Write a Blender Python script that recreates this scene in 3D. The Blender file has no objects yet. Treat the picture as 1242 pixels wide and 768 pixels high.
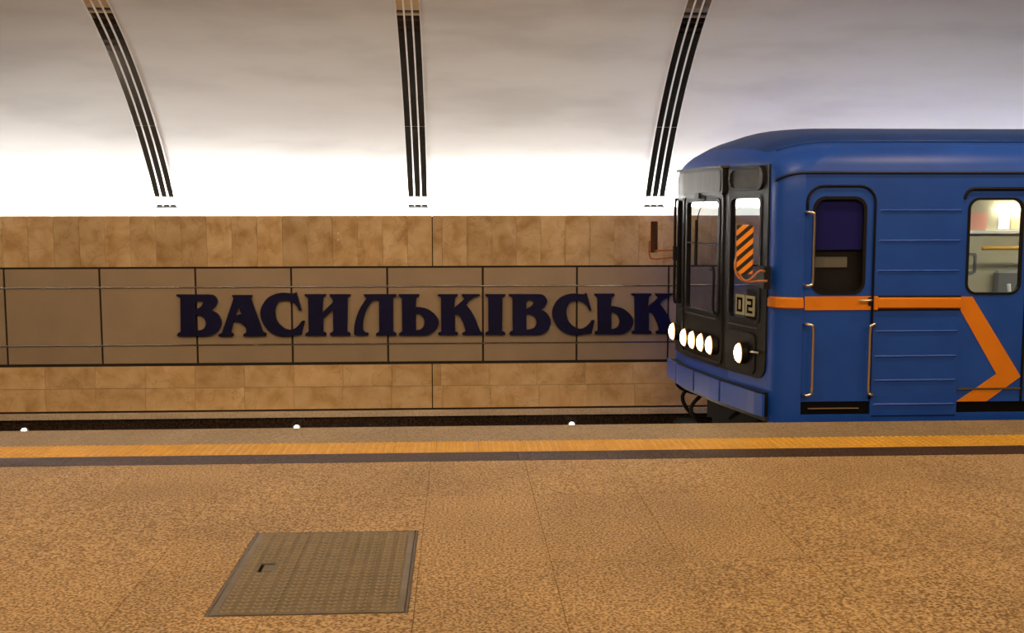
import bpy, bmesh, math, random
from mathutils import Vector, Matrix
from mathutils.geometry import tessellate_polygon

random.seed(7)
SC = bpy.context.scene
COL = SC.collection

# ------------------------------------------------------------------ camera
CAM_H = 1.69
cd = bpy.data.cameras.new('camera')
cam = bpy.data.objects.new('camera', cd)
COL.objects.link(cam)
cd.sensor_width = 36.0
cd.lens = 1280.0 / 1242.0 * 36.0
cd.clip_start = 0.05
cd.clip_end = 200
cam.location = (0, 0, CAM_H)
cam.rotation_euler = (math.pi / 2 - 0.1, 0.001, -0.05)
SC.camera = cam

# ------------------------------------------------------------------ world, lights, exposure
SC.view_settings.view_transform = 'Standard'
SC.view_settings.look = 'None'
SC.view_settings.gamma = 1
SC.view_settings.use_curve_mapping = False
SC.view_settings.exposure = 0.0
w = bpy.data.worlds.new('station_dark')
SC.world = w
w.use_nodes = True
w.node_tree.nodes['Background'].inputs[0].default_value = (1.0, 0.72, 0.42, 1)
w.node_tree.nodes['Background'].inputs[1].default_value = 0.02

def area_light(name, loc, rot, sx, sy, power, color, spread=math.pi):
    l = bpy.data.lights.new(name, 'AREA')
    l.shape = 'RECTANGLE'
    l.size, l.size_y = sx, sy
    l.energy = power
    l.color = color
    l.spread = spread
    o = bpy.data.objects.new(name, l)
    COL.objects.link(o)
    o.location = loc
    o.rotation_euler = rot
    return o

WARM = (1.0, 0.69, 0.39)
COOL = (1.0, 0.985, 0.97)
COVE_POWER = 72.0
HALL_POWER = 64.0
EDGE_POWER = 25.0
# tubes lying in the cove behind the white cornice, shining up the vault
for k in range(-4, 7):
    area_light('cove_tube_light', (k * 1.5 + 0.05, 12.478, 1.665), (math.pi, 0, 0), 1.49, 0.06, COVE_POWER, COOL)
# hall lamp rows under the ceiling, plus an added fill row for the wall
for x in (-7.5, -4.5, -1.5, 1.5, 4.5, 7.5):
    area_light('hall_lamp_light', (x, 3.4, 4.3), (math.radians(28), 0, 0), 1.2, 0.22, HALL_POWER, WARM)
    area_light('edge_lamp_light', (x, 7.3, 4.12), (math.radians(20), 0, 0), 1.2, 0.22, EDGE_POWER, WARM, math.radians(125))  # added fill without a fixture, tilted to brighten the track wall
    area_light('hall_lamp_light', (x, 0.2, 4.3), (0, 0, 0), 1.2, 0.22, HALL_POWER, WARM)

# ------------------------------------------------------------------ materials
def nd(nt, t, **kw):
    n = nt.nodes.new(t)
    for k, v in kw.items():
        setattr(n, k, v)
    return n

def mat(name, color, rough=0.5, metal=0.0, spec=0.5, emit=None, estr=0.0, coat=0.0):
    m = bpy.data.materials.new(name)
    m.use_nodes = True
    b = m.node_tree.nodes['Principled BSDF']
    b.inputs['Base Color'].default_value = (*color, 1)
    b.inputs['Roughness'].default_value = rough
    b.inputs['Metallic'].default_value = metal
    b.inputs['Specular IOR Level'].default_value = spec
    if coat:
        b.inputs['Coat Weight'].default_value = coat
        b.inputs['Coat Roughness'].default_value = 0.08
    if emit:
        b.inputs['Emission Color'].default_value = (*emit, 1)
        b.inputs['Emission Strength'].default_value = estr
    return m

def noisy(name, stops, scale, rough=0.5, spec=0.5, detail=6, stretch=(1, 1, 1), bump=0.0, bump_scale=None,
          rand=0.0, metal=0.0, rough_var=0.0, kind='noise', distortion=0.0):
    """colour ramp over object space noise, optional per piece tone and bump"""
    m = mat(name, stops[0][1], rough, metal, spec)
    nt = m.node_tree
    b = nt.nodes['Principled BSDF']
    tc = nd(nt, 'ShaderNodeTexCoord')
    mp = nd(nt, 'ShaderNodeMapping')
    mp.inputs['Scale'].default_value = stretch
    geo = nd(nt, 'ShaderNodeNewGeometry')
    oi = nd(nt, 'ShaderNodeObjectInfo')
    if rand:
        va = nd(nt, 'ShaderNodeVectorMath', operation='SCALE')
        cmb = nd(nt, 'ShaderNodeCombineXYZ')
        nt.links.new(oi.outputs['Random'], cmb.inputs[0])
        nt.links.new(oi.outputs['Random'], cmb.inputs[2])
        nt.links.new(cmb.outputs[0], va.inputs[0])
        va.inputs['Scale'].default_value = 40.0
        ad = nd(nt, 'ShaderNodeVectorMath', operation='ADD')
        nt.links.new(geo.outputs['Position'], ad.inputs[0])
        nt.links.new(va.outputs[0], ad.inputs[1])
        nt.links.new(ad.outputs[0], mp.inputs[0])
    else:
        nt.links.new(geo.outputs['Position'], mp.inputs[0])
    if kind == 'noise':
        t = nd(nt, 'ShaderNodeTexNoise')
        t.inputs['Detail'].default_value = detail
        t.inputs['Distortion'].default_value = distortion
        out = t.outputs['Fac']
    else:
        t = nd(nt, 'ShaderNodeTexVoronoi')
        out = t.outputs['Color']
    t.inputs['Scale'].default_value = scale
    nt.links.new(mp.outputs[0], t.inputs['Vector'])
    cr = nd(nt, 'ShaderNodeValToRGB')
    el = cr.color_ramp.elements
    while len(el) < len(stops):
        el.new(0.5)
    for e, (p, c) in zip(el, stops):
        e.position = p
        e.color = (*c, 1)
    if kind == 'noise':
        nt.links.new(out, cr.inputs[0])
    else:
        sp = nd(nt, 'ShaderNodeSeparateColor')
        nt.links.new(out, sp.inputs[0])
        nt.links.new(sp.outputs[0], cr.inputs[0])
    col = cr.outputs[0]
    if rand:
        mr = nd(nt, 'ShaderNodeMapRange')
        mr.inputs['To Min'].default_value = 1 - rand
        mr.inputs['To Max'].default_value = 1 + rand
        nt.links.new(oi.outputs['Random'], mr.inputs['Value'])
        mx = nd(nt, 'ShaderNodeVectorMath', operation='SCALE')
        nt.links.new(col, mx.inputs[0])
        nt.links.new(mr.outputs[0], mx.inputs['Scale'])
        col = mx.outputs[0]
    nt.links.new(col, b.inputs['Base Color'])
    if rough_var:
        mr2 = nd(nt, 'ShaderNodeMapRange')
        mr2.inputs['To Min'].default_value = rough - rough_var
        mr2.inputs['To Max'].default_value = rough + rough_var
        nt.links.new(t.outputs[0], mr2.inputs['Value'])
        nt.links.new(mr2.outputs[0], b.inputs['Roughness'])
    if bump:
        n2 = nd(nt, 'ShaderNodeTexNoise')
        n2.inputs['Scale'].default_value = bump_scale or scale
        n2.inputs['Detail'].default_value = 4
        nt.links.new(mp.outputs[0], n2.inputs['Vector'])
        bp = nd(nt, 'ShaderNodeBump')
        bp.inputs['Strength'].default_value = bump
        bp.inputs['Distance'].default_value = 0.01
        nt.links.new(n2.outputs['Fac'], bp.inputs['Height'])
        nt.links.new(bp.outputs[0], b.inputs['Normal'])
    return m

def granite(name, base, dark, light, rough, rand=0.06, scale=95.0, spec=0.5):
    """speckled stone: fine noise grains over a soft large blotch"""
    m = noisy(name, [(0.38, dark), (0.5, base), (0.62, light)], scale, rough=rough, detail=3, rand=rand, spec=spec,
              bump=0.05, bump_scale=scale)
    nt = m.node_tree
    b = nt.nodes['Principled BSDF']
    src = b.inputs['Base Color'].links[0].from_socket
    g = nd(nt, 'ShaderNodeNewGeometry')
    n = nd(nt, 'ShaderNodeTexNoise')
    n.inputs['Scale'].default_value = 1.3
    n.inputs['Detail'].default_value = 5
    nt.links.new(g.outputs['Position'], n.inputs['Vector'])
    mr = nd(nt, 'ShaderNodeMapRange')
    mr.inputs['From Min'].default_value = 0.3
    mr.inputs['From Max'].default_value = 0.7
    mr.inputs['To Min'].default_value = 0.84
    mr.inputs['To Max'].default_value = 1.1
    nt.links.new(n.outputs['Fac'], mr.inputs['Value'])
    s = nd(nt, 'ShaderNodeVectorMath', operation='SCALE')
    nt.links.new(src, s.inputs[0])
    nt.links.new(mr.outputs[0], s.inputs['Scale'])
    nt.links.new(s.outputs[0], b.inputs['Base Color'])
    return m

def marble(name, base, dark, light, rand=0.13):
    """warm limestone: cloudy tone plus thin darker veins, each slab cut from another place"""
    m = noisy(name, [(0.3, dark), (0.5, base), (0.72, light)], 4.5, rough=0.28, detail=12, rand=rand, distortion=0.4)
    nt = m.node_tree
    b = nt.nodes['Principled BSDF']
    src = b.inputs['Base Color'].links[0].from_socket
    mp = [n for n in nt.nodes if n.type == 'MAPPING'][0]
    n = nd(nt, 'ShaderNodeTexNoise')
    n.inputs['Scale'].default_value = 2.6
    n.inputs['Detail'].default_value = 7
    n.inputs['Distortion'].default_value = 1.6
    nt.links.new(mp.outputs[0], n.inputs['Vector'])
    a = nd(nt, 'ShaderNodeMath', operation='SUBTRACT'); a.inputs[1].default_value = 0.5
    nt.links.new(n.outputs['Fac'], a.inputs[0])
    ab = nd(nt, 'ShaderNodeMath', operation='ABSOLUTE')
    nt.links.new(a.outputs[0], ab.inputs[0])
    mr = nd(nt, 'ShaderNodeMapRange')
    mr.inputs['From Min'].default_value = 0.0
    mr.inputs['From Max'].default_value = 0.016
    mr.inputs['To Min'].default_value = 0.80
    mr.inputs['To Max'].default_value = 1.0
    nt.links.new(ab.outputs[0], mr.inputs['Value'])
    s = nd(nt, 'ShaderNodeVectorMath', operation='SCALE')
    nt.links.new(src, s.inputs[0])
    nt.links.new(mr.outputs[0], s.inputs['Scale'])
    nt.links.new(s.outputs[0], b.inputs['Base Color'])
    return m

M = {}
M['granite'] = granite('tan_granite', (0.36, 0.238, 0.108), (0.165, 0.096, 0.038), (0.54, 0.385, 0.20), 0.62, spec=0.22, scale=75, rand=0.04)
M['edge'] = granite('grey_granite', (0.27, 0.205, 0.125), (0.20, 0.15, 0.09), (0.34, 0.26, 0.165), 0.6, scale=60, spec=0.08, rand=0.02)
M['dark_strip'] = granite('dark_granite', (0.058, 0.036, 0.026), (0.03, 0.018, 0.013), (0.09, 0.058, 0.042), 0.55, scale=60, spec=0.04)
M['plinth'] = granite('black_granite', (0.03, 0.018, 0.012), (0.015, 0.009, 0.006), (0.06, 0.035, 0.022), 0.22, scale=60)
M['tactile'] = noisy('yellow_tactile', [(0.3, (0.52, 0.285, 0.020)), (0.7, (0.61, 0.345, 0.030))], 9, rough=0.5, rand=0.05)
M['marble_low'] = marble('pale_beige_marble', (0.70, 0.48, 0.25), (0.55, 0.34, 0.15), (0.80, 0.60, 0.35))  # beige marble with the brighter light on the lower band in its colour
M['marble'] = marble('beige_marble', (0.60, 0.41, 0.21), (0.42, 0.245, 0.095), (0.72, 0.54, 0.31))
M['panel'] = noisy('bronze_panel', [(0.3, (0.36, 0.275, 0.195)), (0.7, (0.41, 0.315, 0.22))], 2.2, rough=0.42, metal=0.15, rand=0.05)
M['bed'] = mat('mortar_bed', (0.24, 0.16, 0.08), 0.8)
M['joint'] = mat('dark_joint', (0.02, 0.014, 0.01), 0.8)
M['steel_strip'] = mat('steel_strip', (0.42, 0.38, 0.34), 0.22, 1.0)
M['grey_stone'] = granite('ledge_stone', (0.62, 0.51, 0.39), (0.54, 0.44, 0.33), (0.70, 0.58, 0.45), 0.4, scale=50)
M['vault'] = noisy('sooty_plaster', [(0.32, (0.655, 0.64, 0.62)), (0.52, (0.765, 0.755, 0.735)), (0.70, (0.80, 0.79, 0.775))], 1.7,
                   rough=0.75, stretch=(0.4, 1.1, 1.6), detail=10)
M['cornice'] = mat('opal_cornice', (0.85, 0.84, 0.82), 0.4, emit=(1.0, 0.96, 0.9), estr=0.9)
M['lip_grey'] = mat('lip_grey', (0.45, 0.42, 0.38), 0.6)
M['white'] = mat('white_paint', (0.85, 0.84, 0.82), 0.5)
M['mirror'] = mat('mirror_steel', (0.78, 0.80, 0.82), 0.04, 1.0)
M['rib_edge'] = mat('rib_white_edge', (0.82, 0.81, 0.80), 0.35)
M['navy'] = noisy('navy_letter_paint', [(0.3, (0.004, 0.004, 0.036)), (0.7, (0.006, 0.006, 0.048))], 5, rough=0.45, spec=0.2)
M['hatch'] = noisy('worn_tread_steel', [(0.3, (0.125, 0.10, 0.06)), (0.7, (0.19, 0.155, 0.095))], 7, rough=0.5, metal=0.3, detail=8)
M['tread'] = mat('tread_worn_tops', (0.21, 0.165, 0.10), 0.45, 0.3)
M['hatch_frame'] = mat('hatch_frame_steel', (0.10, 0.075, 0.042), 0.5, 0.3)
M['concrete'] = noisy('track_concrete', [(0.3, (0.015, 0.013, 0.011)), (0.7, (0.028, 0.024, 0.02))], 4, rough=0.9)
M['side_face'] = noisy('platform_face', [(0.3, (0.30, 0.27, 0.23)), (0.7, (0.40, 0.36, 0.31))], 3, rough=0.7)
M['rail'] = mat('rail_steel', (0.25, 0.22, 0.2), 0.35, 1.0)
M['hall'] = mat('hall_plaster', (0.10, 0.08, 0.06), 0.8)
M['blue'] = noisy('train_blue_paint', [(0.3, (0.007, 0.058, 0.39)), (0.7, (0.010, 0.072, 0.45))], 3.5, rough=0.42, spec=0.35, detail=6)
M['roof'] = noisy('train_roof_blue', [(0.3, (0.008, 0.038, 0.20)), (0.7, (0.012, 0.055, 0.28))], 3.0, rough=0.45, spec=0.3, detail=8)
M['blue_dark'] = mat('gutter_blue', (0.004, 0.014, 0.06), 0.5)
M['orange'] = noisy('train_orange_paint', [(0.3, (0.60, 0.185, 0.006)), (0.7, (0.66, 0.215, 0.008))], 4, rough=0.4)
M['mask'] = noisy('black_front_paint', [(0.3, (0.006, 0.0057, 0.0053)), (0.7, (0.012, 0.0115, 0.011))], 6, rough=0.45, spec=0.15)
M['mask_grey'] = noisy('dusty_grey_panel', [(0.3, (0.035, 0.034, 0.031)), (0.7, (0.07, 0.068, 0.062))], 4, rough=0.45, spec=0.2, stretch=(1, 5, 0.6))
M['rubber'] = mat('black_rubber', (0.005, 0.005, 0.006), 0.55, spec=0.2)
M['black'] = mat('matt_black', (0.004, 0.004, 0.004), 0.9, spec=0.1)
M['chrome'] = mat('handle_steel', (0.62, 0.56, 0.50), 0.28, 1.0)
M['lens_dark'] = noisy('dark_lens', [(0.35, (0.02, 0.022, 0.02)), (0.65, (0.06, 0.065, 0.055))], 5, rough=0.5, spec=0.1)
M['lamp'] = mat('headlight_lens', (1, 0.9, 0.75), 0.3, emit=(1.0, 0.80, 0.50), estr=16.0)
M['lamp_rim'] = mat('headlight_rim', (0.8, 0.5, 0.2), 0.3, emit=(1.0, 0.36, 0.07), estr=1.6)
M['track_lamp'] = mat('track_lamp_lens', (1, 0.9, 0.75), 0.3, emit=(1.0, 0.78, 0.48), estr=9.0)  # glow standing in for lamps reflected in the polished plinth
M['interior'] = noisy('car_beige_lining', [(0.3, (0.46, 0.42, 0.28)), (0.7, (0.52, 0.48, 0.33))], 3, rough=0.5)
M['interior_dark'] = mat('cab_dark_lining', (0.02, 0.018, 0.016), 0.7)
M['interior_lamp'] = mat('car_lamp', (1, 1, 1), 0.4, emit=(1.0, 0.93, 0.8), estr=15.0)
M['blind'] = mat('violet_blind', (0.032, 0.034, 0.25), 0.7, spec=0.1)
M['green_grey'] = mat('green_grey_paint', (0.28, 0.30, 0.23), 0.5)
M['seat'] = mat('seat_grey', (0.16, 0.16, 0.15), 0.6)
M['cream'] = mat('plate_cream', (0.62, 0.58, 0.42), 0.5)
M['poster_pink'] = mat('poster_pink', (0.75, 0.36, 0.28), 0.5)
M['poster_tan'] = mat('poster_tan', (0.70, 0.50, 0.30), 0.5)
M['poster_white'] = mat('poster_white', (0.85, 0.85, 0.82), 0.5)
M['handrail_yellow'] = mat('handrail_yellow', (0.75, 0.42, 0.06), 0.35)

def glass(name, tint, rough=0.0, opacity=0.10):
    m = bpy.data.materials.new(name)
    m.use_nodes = True
    nt = m.node_tree
    nt.nodes.clear()
    o = nd(nt, 'ShaderNodeOutputMaterial')
    tr = nd(nt, 'ShaderNodeBsdfTransparent'); tr.inputs[0].default_value = (*tint, 1)
    gl = nd(nt, 'ShaderNodeBsdfGlossy'); gl.inputs['Roughness'].default_value = rough
    # Schlick reflectance on the unsigned facing angle, so that thin panes work from both sides
    ge = nd(nt, 'ShaderNodeNewGeometry')
    dt = nd(nt, 'ShaderNodeVectorMath', operation='DOT_PRODUCT')
    nt.links.new(ge.outputs['Normal'], dt.inputs[0]); nt.links.new(ge.outputs['Incoming'], dt.inputs[1])
    ab = nd(nt, 'ShaderNodeMath', operation='ABSOLUTE'); nt.links.new(dt.outputs['Value'], ab.inputs[0])
    om = nd(nt, 'ShaderNodeMath', operation='SUBTRACT'); om.inputs[0].default_value = 1.0; nt.links.new(ab.outputs[0], om.inputs[1])
    pw = nd(nt, 'ShaderNodeMath', operation='POWER'); pw.inputs[1].default_value = 5.0; nt.links.new(om.outputs[0], pw.inputs[0])
    fr = nd(nt, 'ShaderNodeMath', operation='MULTIPLY_ADD'); fr.inputs[1].default_value = 0.14; fr.inputs[2].default_value = 0.02
    nt.links.new(pw.outputs[0], fr.inputs[0])
    mx = nd(nt, 'ShaderNodeMixShader')
    nt.links.new(fr.outputs[0], mx.inputs[0])
    nt.links.new(tr.outputs[0], mx.inputs[1])
    nt.links.new(gl.outputs[0], mx.inputs[2])
    nt.links.new(mx.outputs[0], o.inputs[0])
    return m
M['glass'] = glass('clear_glass', (0.90, 0.92, 0.90))
M['glass_tint'] = glass('tinted_glass', (0.80, 0.80, 0.84))

def hazard():
    m = mat('hazard_stripes', (0.8, 0.3, 0.02), 0.45)
    nt = m.node_tree
    g = nd(nt, 'ShaderNodeNewGeometry')
    s = nd(nt, 'ShaderNodeSeparateXYZ')
    nt.links.new(g.outputs['Position'], s.inputs[0])
    a = nd(nt, 'ShaderNodeMath', operation='MULTIPLY_ADD'); a.inputs[1].default_value = -0.9
    nt.links.new(s.outputs['X'], a.inputs[0]); nt.links.new(s.outputs['Z'], a.inputs[2])
    f = nd(nt, 'ShaderNodeMath', operation='MULTIPLY'); f.inputs[1].default_value = 11.5
    nt.links.new(a.outputs[0], f.inputs[0])
    fr = nd(nt, 'ShaderNodeMath', operation='FRACT'); nt.links.new(f.outputs[0], fr.inputs[0])
    gt = nd(nt, 'ShaderNodeMath', operation='GREATER_THAN'); gt.inputs[1].default_value = 0.52
    nt.links.new(fr.outputs[0], gt.inputs[0])
    mx = nd(nt, 'ShaderNodeMix', data_type='RGBA')
    mx.inputs['A'].default_value = (0.80, 0.27, 0.015, 1)
    mx.inputs['B'].default_value = (0.012, 0.010, 0.008, 1)
    nt.links.new(gt.outputs[0], mx.inputs['Factor'])
    nt.links.new(mx.outputs['Result'], nt.nodes['Principled BSDF'].inputs['Base Color'])
    return m
M['hazard'] = hazard()

# ------------------------------------------------------------------ helpers
WLOC = {}

def link(name, me, parent=None, loc=None):
    o = bpy.data.objects.new(name, me)
    COL.objects.link(o)
    if parent is not None:
        o.parent = parent
        base = WLOC[parent]
        o.location = Vector(loc) - base if loc is not None else -base
        WLOC[o] = Vector(loc) if loc is not None else Vector((0, 0, 0))
    else:
        if loc is not None:
            o.location = loc
        WLOC[o] = Vector(loc) if loc is not None else Vector((0, 0, 0))
    return o

def obj(name, bm, m, parent=None, smooth=False):
    bmesh.ops.recalc_face_normals(bm, faces=bm.faces)
    me = bpy.data.meshes.new(name)
    bm.to_mesh(me)
    bm.free()
    me.materials.append(M[m] if isinstance(m, str) else m)
    if smooth:
        for p in me.polygons:
            p.use_smooth = True
    return link(name, me, parent)

def tag(o, label=None, cat=None, group=None, kind=None):
    if label: o['label'] = label
    if cat: o['category'] = cat
    if group: o['group'] = group
    if kind: o['kind'] = kind
    return o

def thing(name, label, cat, loc, group=None):
    o = link(name, None, None, loc)
    o.empty_display_size = 0.2
    return tag(o, label, cat, group)

def box(bm, x0, x1, y0, y1, z0, z1, bev=0.0):
    r = bmesh.ops.create_cube(bm, size=1.0)
    vs = r['verts']
    for v in vs:
        v.co = ((x0 + x1) / 2 + v.co.x * (x1 - x0), (y0 + y1) / 2 + v.co.y * (y1 - y0), (z0 + z1) / 2 + v.co.z * (z1 - z0))
    if bev:
        es = list({e for v in vs for e in v.link_edges})
        bmesh.ops.bevel(bm, geom=es, offset=bev, segments=1, affect='EDGES', profile=0.5)
    return bm

def box_obj(name, dims, m, parent=None, bev=0.0):
    return obj(name, box(bmesh.new(), *dims, bev), m, parent)

def tube(bm, pts, r, n=10, closed=False):
    pts = [Vector(p) for p in pts]
    rings = []
    N = len(pts)
    up = None
    for i, p in enumerate(pts):
        if closed:
            t = (pts[(i + 1) % N] - pts[i - 1]).normalized()
        else:
            t = (pts[min(i + 1, N - 1)] - pts[max(i - 1, 0)]).normalized()
        if up is None:
            a = Vector((0, 0, 1)) if abs(t.z) < 0.9 else Vector((1, 0, 0))
            up = (a - t * a.dot(t)).normalized()
        else:
            up = (up - t * up.dot(t)).normalized()
        s = t.cross(up)
        rr_ = r[i] if isinstance(r, (list, tuple)) else r
        rings.append([bm.verts.new(p + (up * math.cos(2 * math.pi * k / n) + s * math.sin(2 * math.pi * k / n)) * rr_) for k in range(n)])
    for i in range(N if closed else N - 1):
        a, b = rings[i], rings[(i + 1) % N]
        for k in range(n):
            bm.faces.new((a[k], a[(k + 1) % n], b[(k + 1) % n], b[k]))
    if not closed:
        bm.faces.new(rings[0][::-1])
        bm.faces.new(rings[-1])
    return bm

def smooth_path(pts, sub=6):
    P = [Vector(p) for p in pts]
    out = []
    for i in range(len(P) - 1):
        p0 = P[max(i - 1, 0)]; p1 = P[i]; p2 = P[i + 1]; p3 = P[min(i + 2, len(P) - 1)]
        for k in range(sub):
            t = k / sub
            out.append(0.5 * ((2 * p1) + (p2 - p0) * t + (2 * p0 - 5 * p1 + 4 * p2 - p3) * t * t + (3 * p1 - p0 - 3 * p2 + p3) * t ** 3))
    out.append(P[-1])
    return out

def rr(x0, x1, y0, y1, r, seg=5, corners=(1, 1, 1, 1)):
    """rounded rectangle, ccw; corners: bl, br, tr, tl"""
    out = []
    for (cx, cy, a0, on) in ((x0 + r, y0 + r, 180, corners[0]), (x1 - r, y0 + r, 270, corners[1]), (x1 - r, y1 - r, 0, corners[2]), (x0 + r, y1 - r, 90, corners[3])):
        if on:
            for k in range(seg + 1):
                a = math.radians(a0 + 90 * k / seg)
                out.append((cx + r * math.cos(a), cy + r * math.sin(a)))
        else:
            a = math.radians(a0 + 45)
            out.append((cx + r * math.copysign(1, math.cos(a)), cy + r * math.copysign(1, math.sin(a))))
    return out

def plate(outer, holes, fn, t, cuts=()):
    """flat plate with holes, thickness t, every vertex sent through fn(a, b, depth)"""
    bm = bmesh.new()
    loops = [outer] + list(holes)
    flat = [p for l in loops for p in l]
    vs = [bm.verts.new((p[0], p[1], 0)) for p in flat]
    for tri in tessellate_polygon([[Vector((p[0], p[1], 0)) for p in l] for l in loops]):
        try:
            bm.faces.new([vs[i] for i in tri])
        except ValueError:
            pass
    for c in cuts:
        bmesh.ops.bisect_plane(bm, geom=bm.verts[:] + bm.edges[:] + bm.faces[:], plane_co=(c, 0, 0), plane_no=(1, 0, 0))
    front = bm.faces[:]
    r = bmesh.ops.extrude_face_region(bm, geom=front)
    nv = [g for g in r['geom'] if isinstance(g, bmesh.types.BMVert)]
    nset = set(nv)
    for v in bm.verts:
        d = t if v in nset else 0.0
        v.co = fn(v.co.x, v.co.y, d)
    return bm

def ring(loop_out, loop_in, fn, t, cuts=()):
    return plate(loop_out, [loop_in], fn, t, cuts)

# ------------------------------------------------------------------ large structure
YW = 12.415            # face of the far track wall
YE = 8.205             # platform edge
YT = 8.34              # near side of the train

# platform floor: base slab, granite slabs, edge strips
floor = obj('floor', box(bmesh.new(), -12, 14, -6, YE - 0.02, -1.25, -0.012), 'bed')
tag(floor, 'tan granite platform floor with a yellow tactile line along its edge', kind='structure')

HX0, HX1, HY0, HY1 = -1.078, -0.225, 4.325, 5.49     # floor hatch opening
mesh_cache = {}
def piece(name, x0, x1, y0, y1, z0, z1, m, parent, bev=0.002):
    key = (name, round(x1 - x0, 4), round(y1 - y0, 4), round(z1 - z0, 4), m)
    if key not in mesh_cache:
        bm = box(bmesh.new(), -(x1 - x0) / 2, (x1 - x0) / 2, -(y1 - y0) / 2, (y1 - y0) / 2, -(z1 - z0) / 2, (z1 - z0) / 2, bev)
        bmesh.ops.recalc_face_normals(bm, faces=bm.faces)
        me = bpy.data.meshes.new(name)
        bm.to_mesh(me); bm.free()
        me.materials.append(M[m])
        mesh_cache[key] = me
    return link(name, mesh_cache[key], parent, ((x0 + x1) / 2, (y0 + y1) / 2, (z0 + z1) / 2))

G = 0.0008
def slab(x0, x1, y0, y1):
    # keep the hatch opening free
    if x0 < HX1 and x1 > HX0 and y0 < HY1 and y1 > HY0:
        if y1 > HY1: slab(x0, x1, HY1, y1)
        if y0 < HY0: slab(x0, x1, y0, HY0)
        ya, yb = max(y0, HY0), min(y1, HY1)
        if x0 < HX0: slab(x0, HX0, ya, yb)
        if x1 > HX1: slab(HX1, x1, ya, yb)
        return
    if x1 - x0 < 0.02 or y1 - y0 < 0.02: return
    piece('granite_slab', x0 + G, x1 - G, y0 + G, y1 - G, -0.012, 0, 'granite', floor)
for i in range(-8, 10):
    x0 = -0.2 + i * 0.634
    for y0, y1 in ((2.5, 3.72), (3.72, 4.94), (4.94, 6.16), (6.16, 7.03)):
        slab(x0, x0 + 0.634, y0, y1)
obj('outer_paving', box(box(box(bmesh.new(), -12, 14, -6, 2.5 - G, -0.012, 0), -12, -5.272 - G, 2.5, 7.03, -0.012, 0), 6.14 + G, 14, 2.5, 7.03, -0.012, 0), 'granite', floor)
for i in range(-9, 12):
    x0 = -0.214 + i * 0.614
    piece('dark_granite_slab', x0 + G, x0 + 0.614 - G, 7.03 + G, 7.296, -0.012, 0, 'dark_strip', floor)
for i in range(-7, 8):
    x0 = -0.2 + i * 0.9
    piece('edge_stone', x0 + 0.0004, x0 + 0.9 - 0.0004, 7.645, YE, -0.10, 0, 'edge', floor, 0.0012)

def tactile_mesh():
    wd, dp = 0.302, 0.345
    bm = box(bmesh.new(), -wd / 2, wd / 2, -dp / 2, dp / 2, -0.012, 0, 0.002)
    nx, ny = 6, 6
    for i in range(nx):
        for j in range(ny):
            cx = -wd / 2 + (i + 0.5) * wd / nx
            cy = -dp / 2 + (j + 0.5) * dp / ny
            r0, r1, h = 0.018, 0.011, 0.008
            lo = [bm.verts.new((cx + r0 * math.cos(a), cy + r0 * math.sin(a), 0)) for a in [k * math.pi / 3 for k in range(6)]]
            hi = [bm.verts.new((cx + r1 * math.cos(a), cy + r1 * math.sin(a), h)) for a in [k * math.pi / 3 for k in range(6)]]
            for k in range(6):
                bm.faces.new((lo[k], lo[(k + 1) % 6], hi[(k + 1) % 6], hi[k]))
            bm.faces.new(hi)
    bmesh.ops.recalc_face_normals(bm, faces=bm.faces)
    me = bpy.data.meshes.new('tactile_tile')
    bm.to_mesh(me); bm.free()
    me.materials.append(M['tactile'])
    return me
tm = tactile_mesh()
for i in range(-17, 19):
    link('tactile_tile', tm, floor, (-0.0185 + i * 0.305, 7.4705, 0))

# track bed and rails
tb = obj('track_bed', box(bmesh.new(), -12, 14, YE - 0.02, 12.5, -1.45, -1.25), 'concrete')
tag(tb, kind='structure')
def rail_bm(y):
    bm = bmesh.new()
    box(bm, -12, 14, y - 0.075, y + 0.075, -1.25, -1.235)
    box(bm, -12, 14, y - 0.01, y + 0.01, -1.235, -1.13)
    box(bm, -12, 14, y - 0.036, y + 0.036, -1.13, -1.10, 0.006)
    return bm
for y in (8.93, 10.45):
    tag(obj('track_rail', rail_bm(y), 'rail', None), kind='structure')

# pale face of the platform towards the track
tag(obj('trim_2', box(bmesh.new(), -12, 14, YE - 0.03, YE - 0.012, -1.24, -0.11), 'side_face'), kind='structure')
# far track wall
wall = obj('wall_back', box(bmesh.new(), -12, 14, YW + 0.02, YW + 0.06, -1.25, 1.62), 'joint')
tag(wall, 'track wall of beige marble bands above and below bronze panels', kind='structure')
# upper marble band, one course of narrow slabs
xs = [-0.313 - 0.2897 * k for k in range(24)][::-1] + [-0.198 + 0.2897 * k for k in range(0, 21)]
for a, b in zip(xs[:-1], xs[1:]):
    piece('marble_slab', a + (0.006 if abs(a + 0.313) < 1e-6 else 0.0012), b - (0.006 if abs(b + 0.313) < 1e-6 else 0.0012), YW, YW + 0.021, 1.045, 1.632, 'marble', wall, 0.0008)
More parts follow.
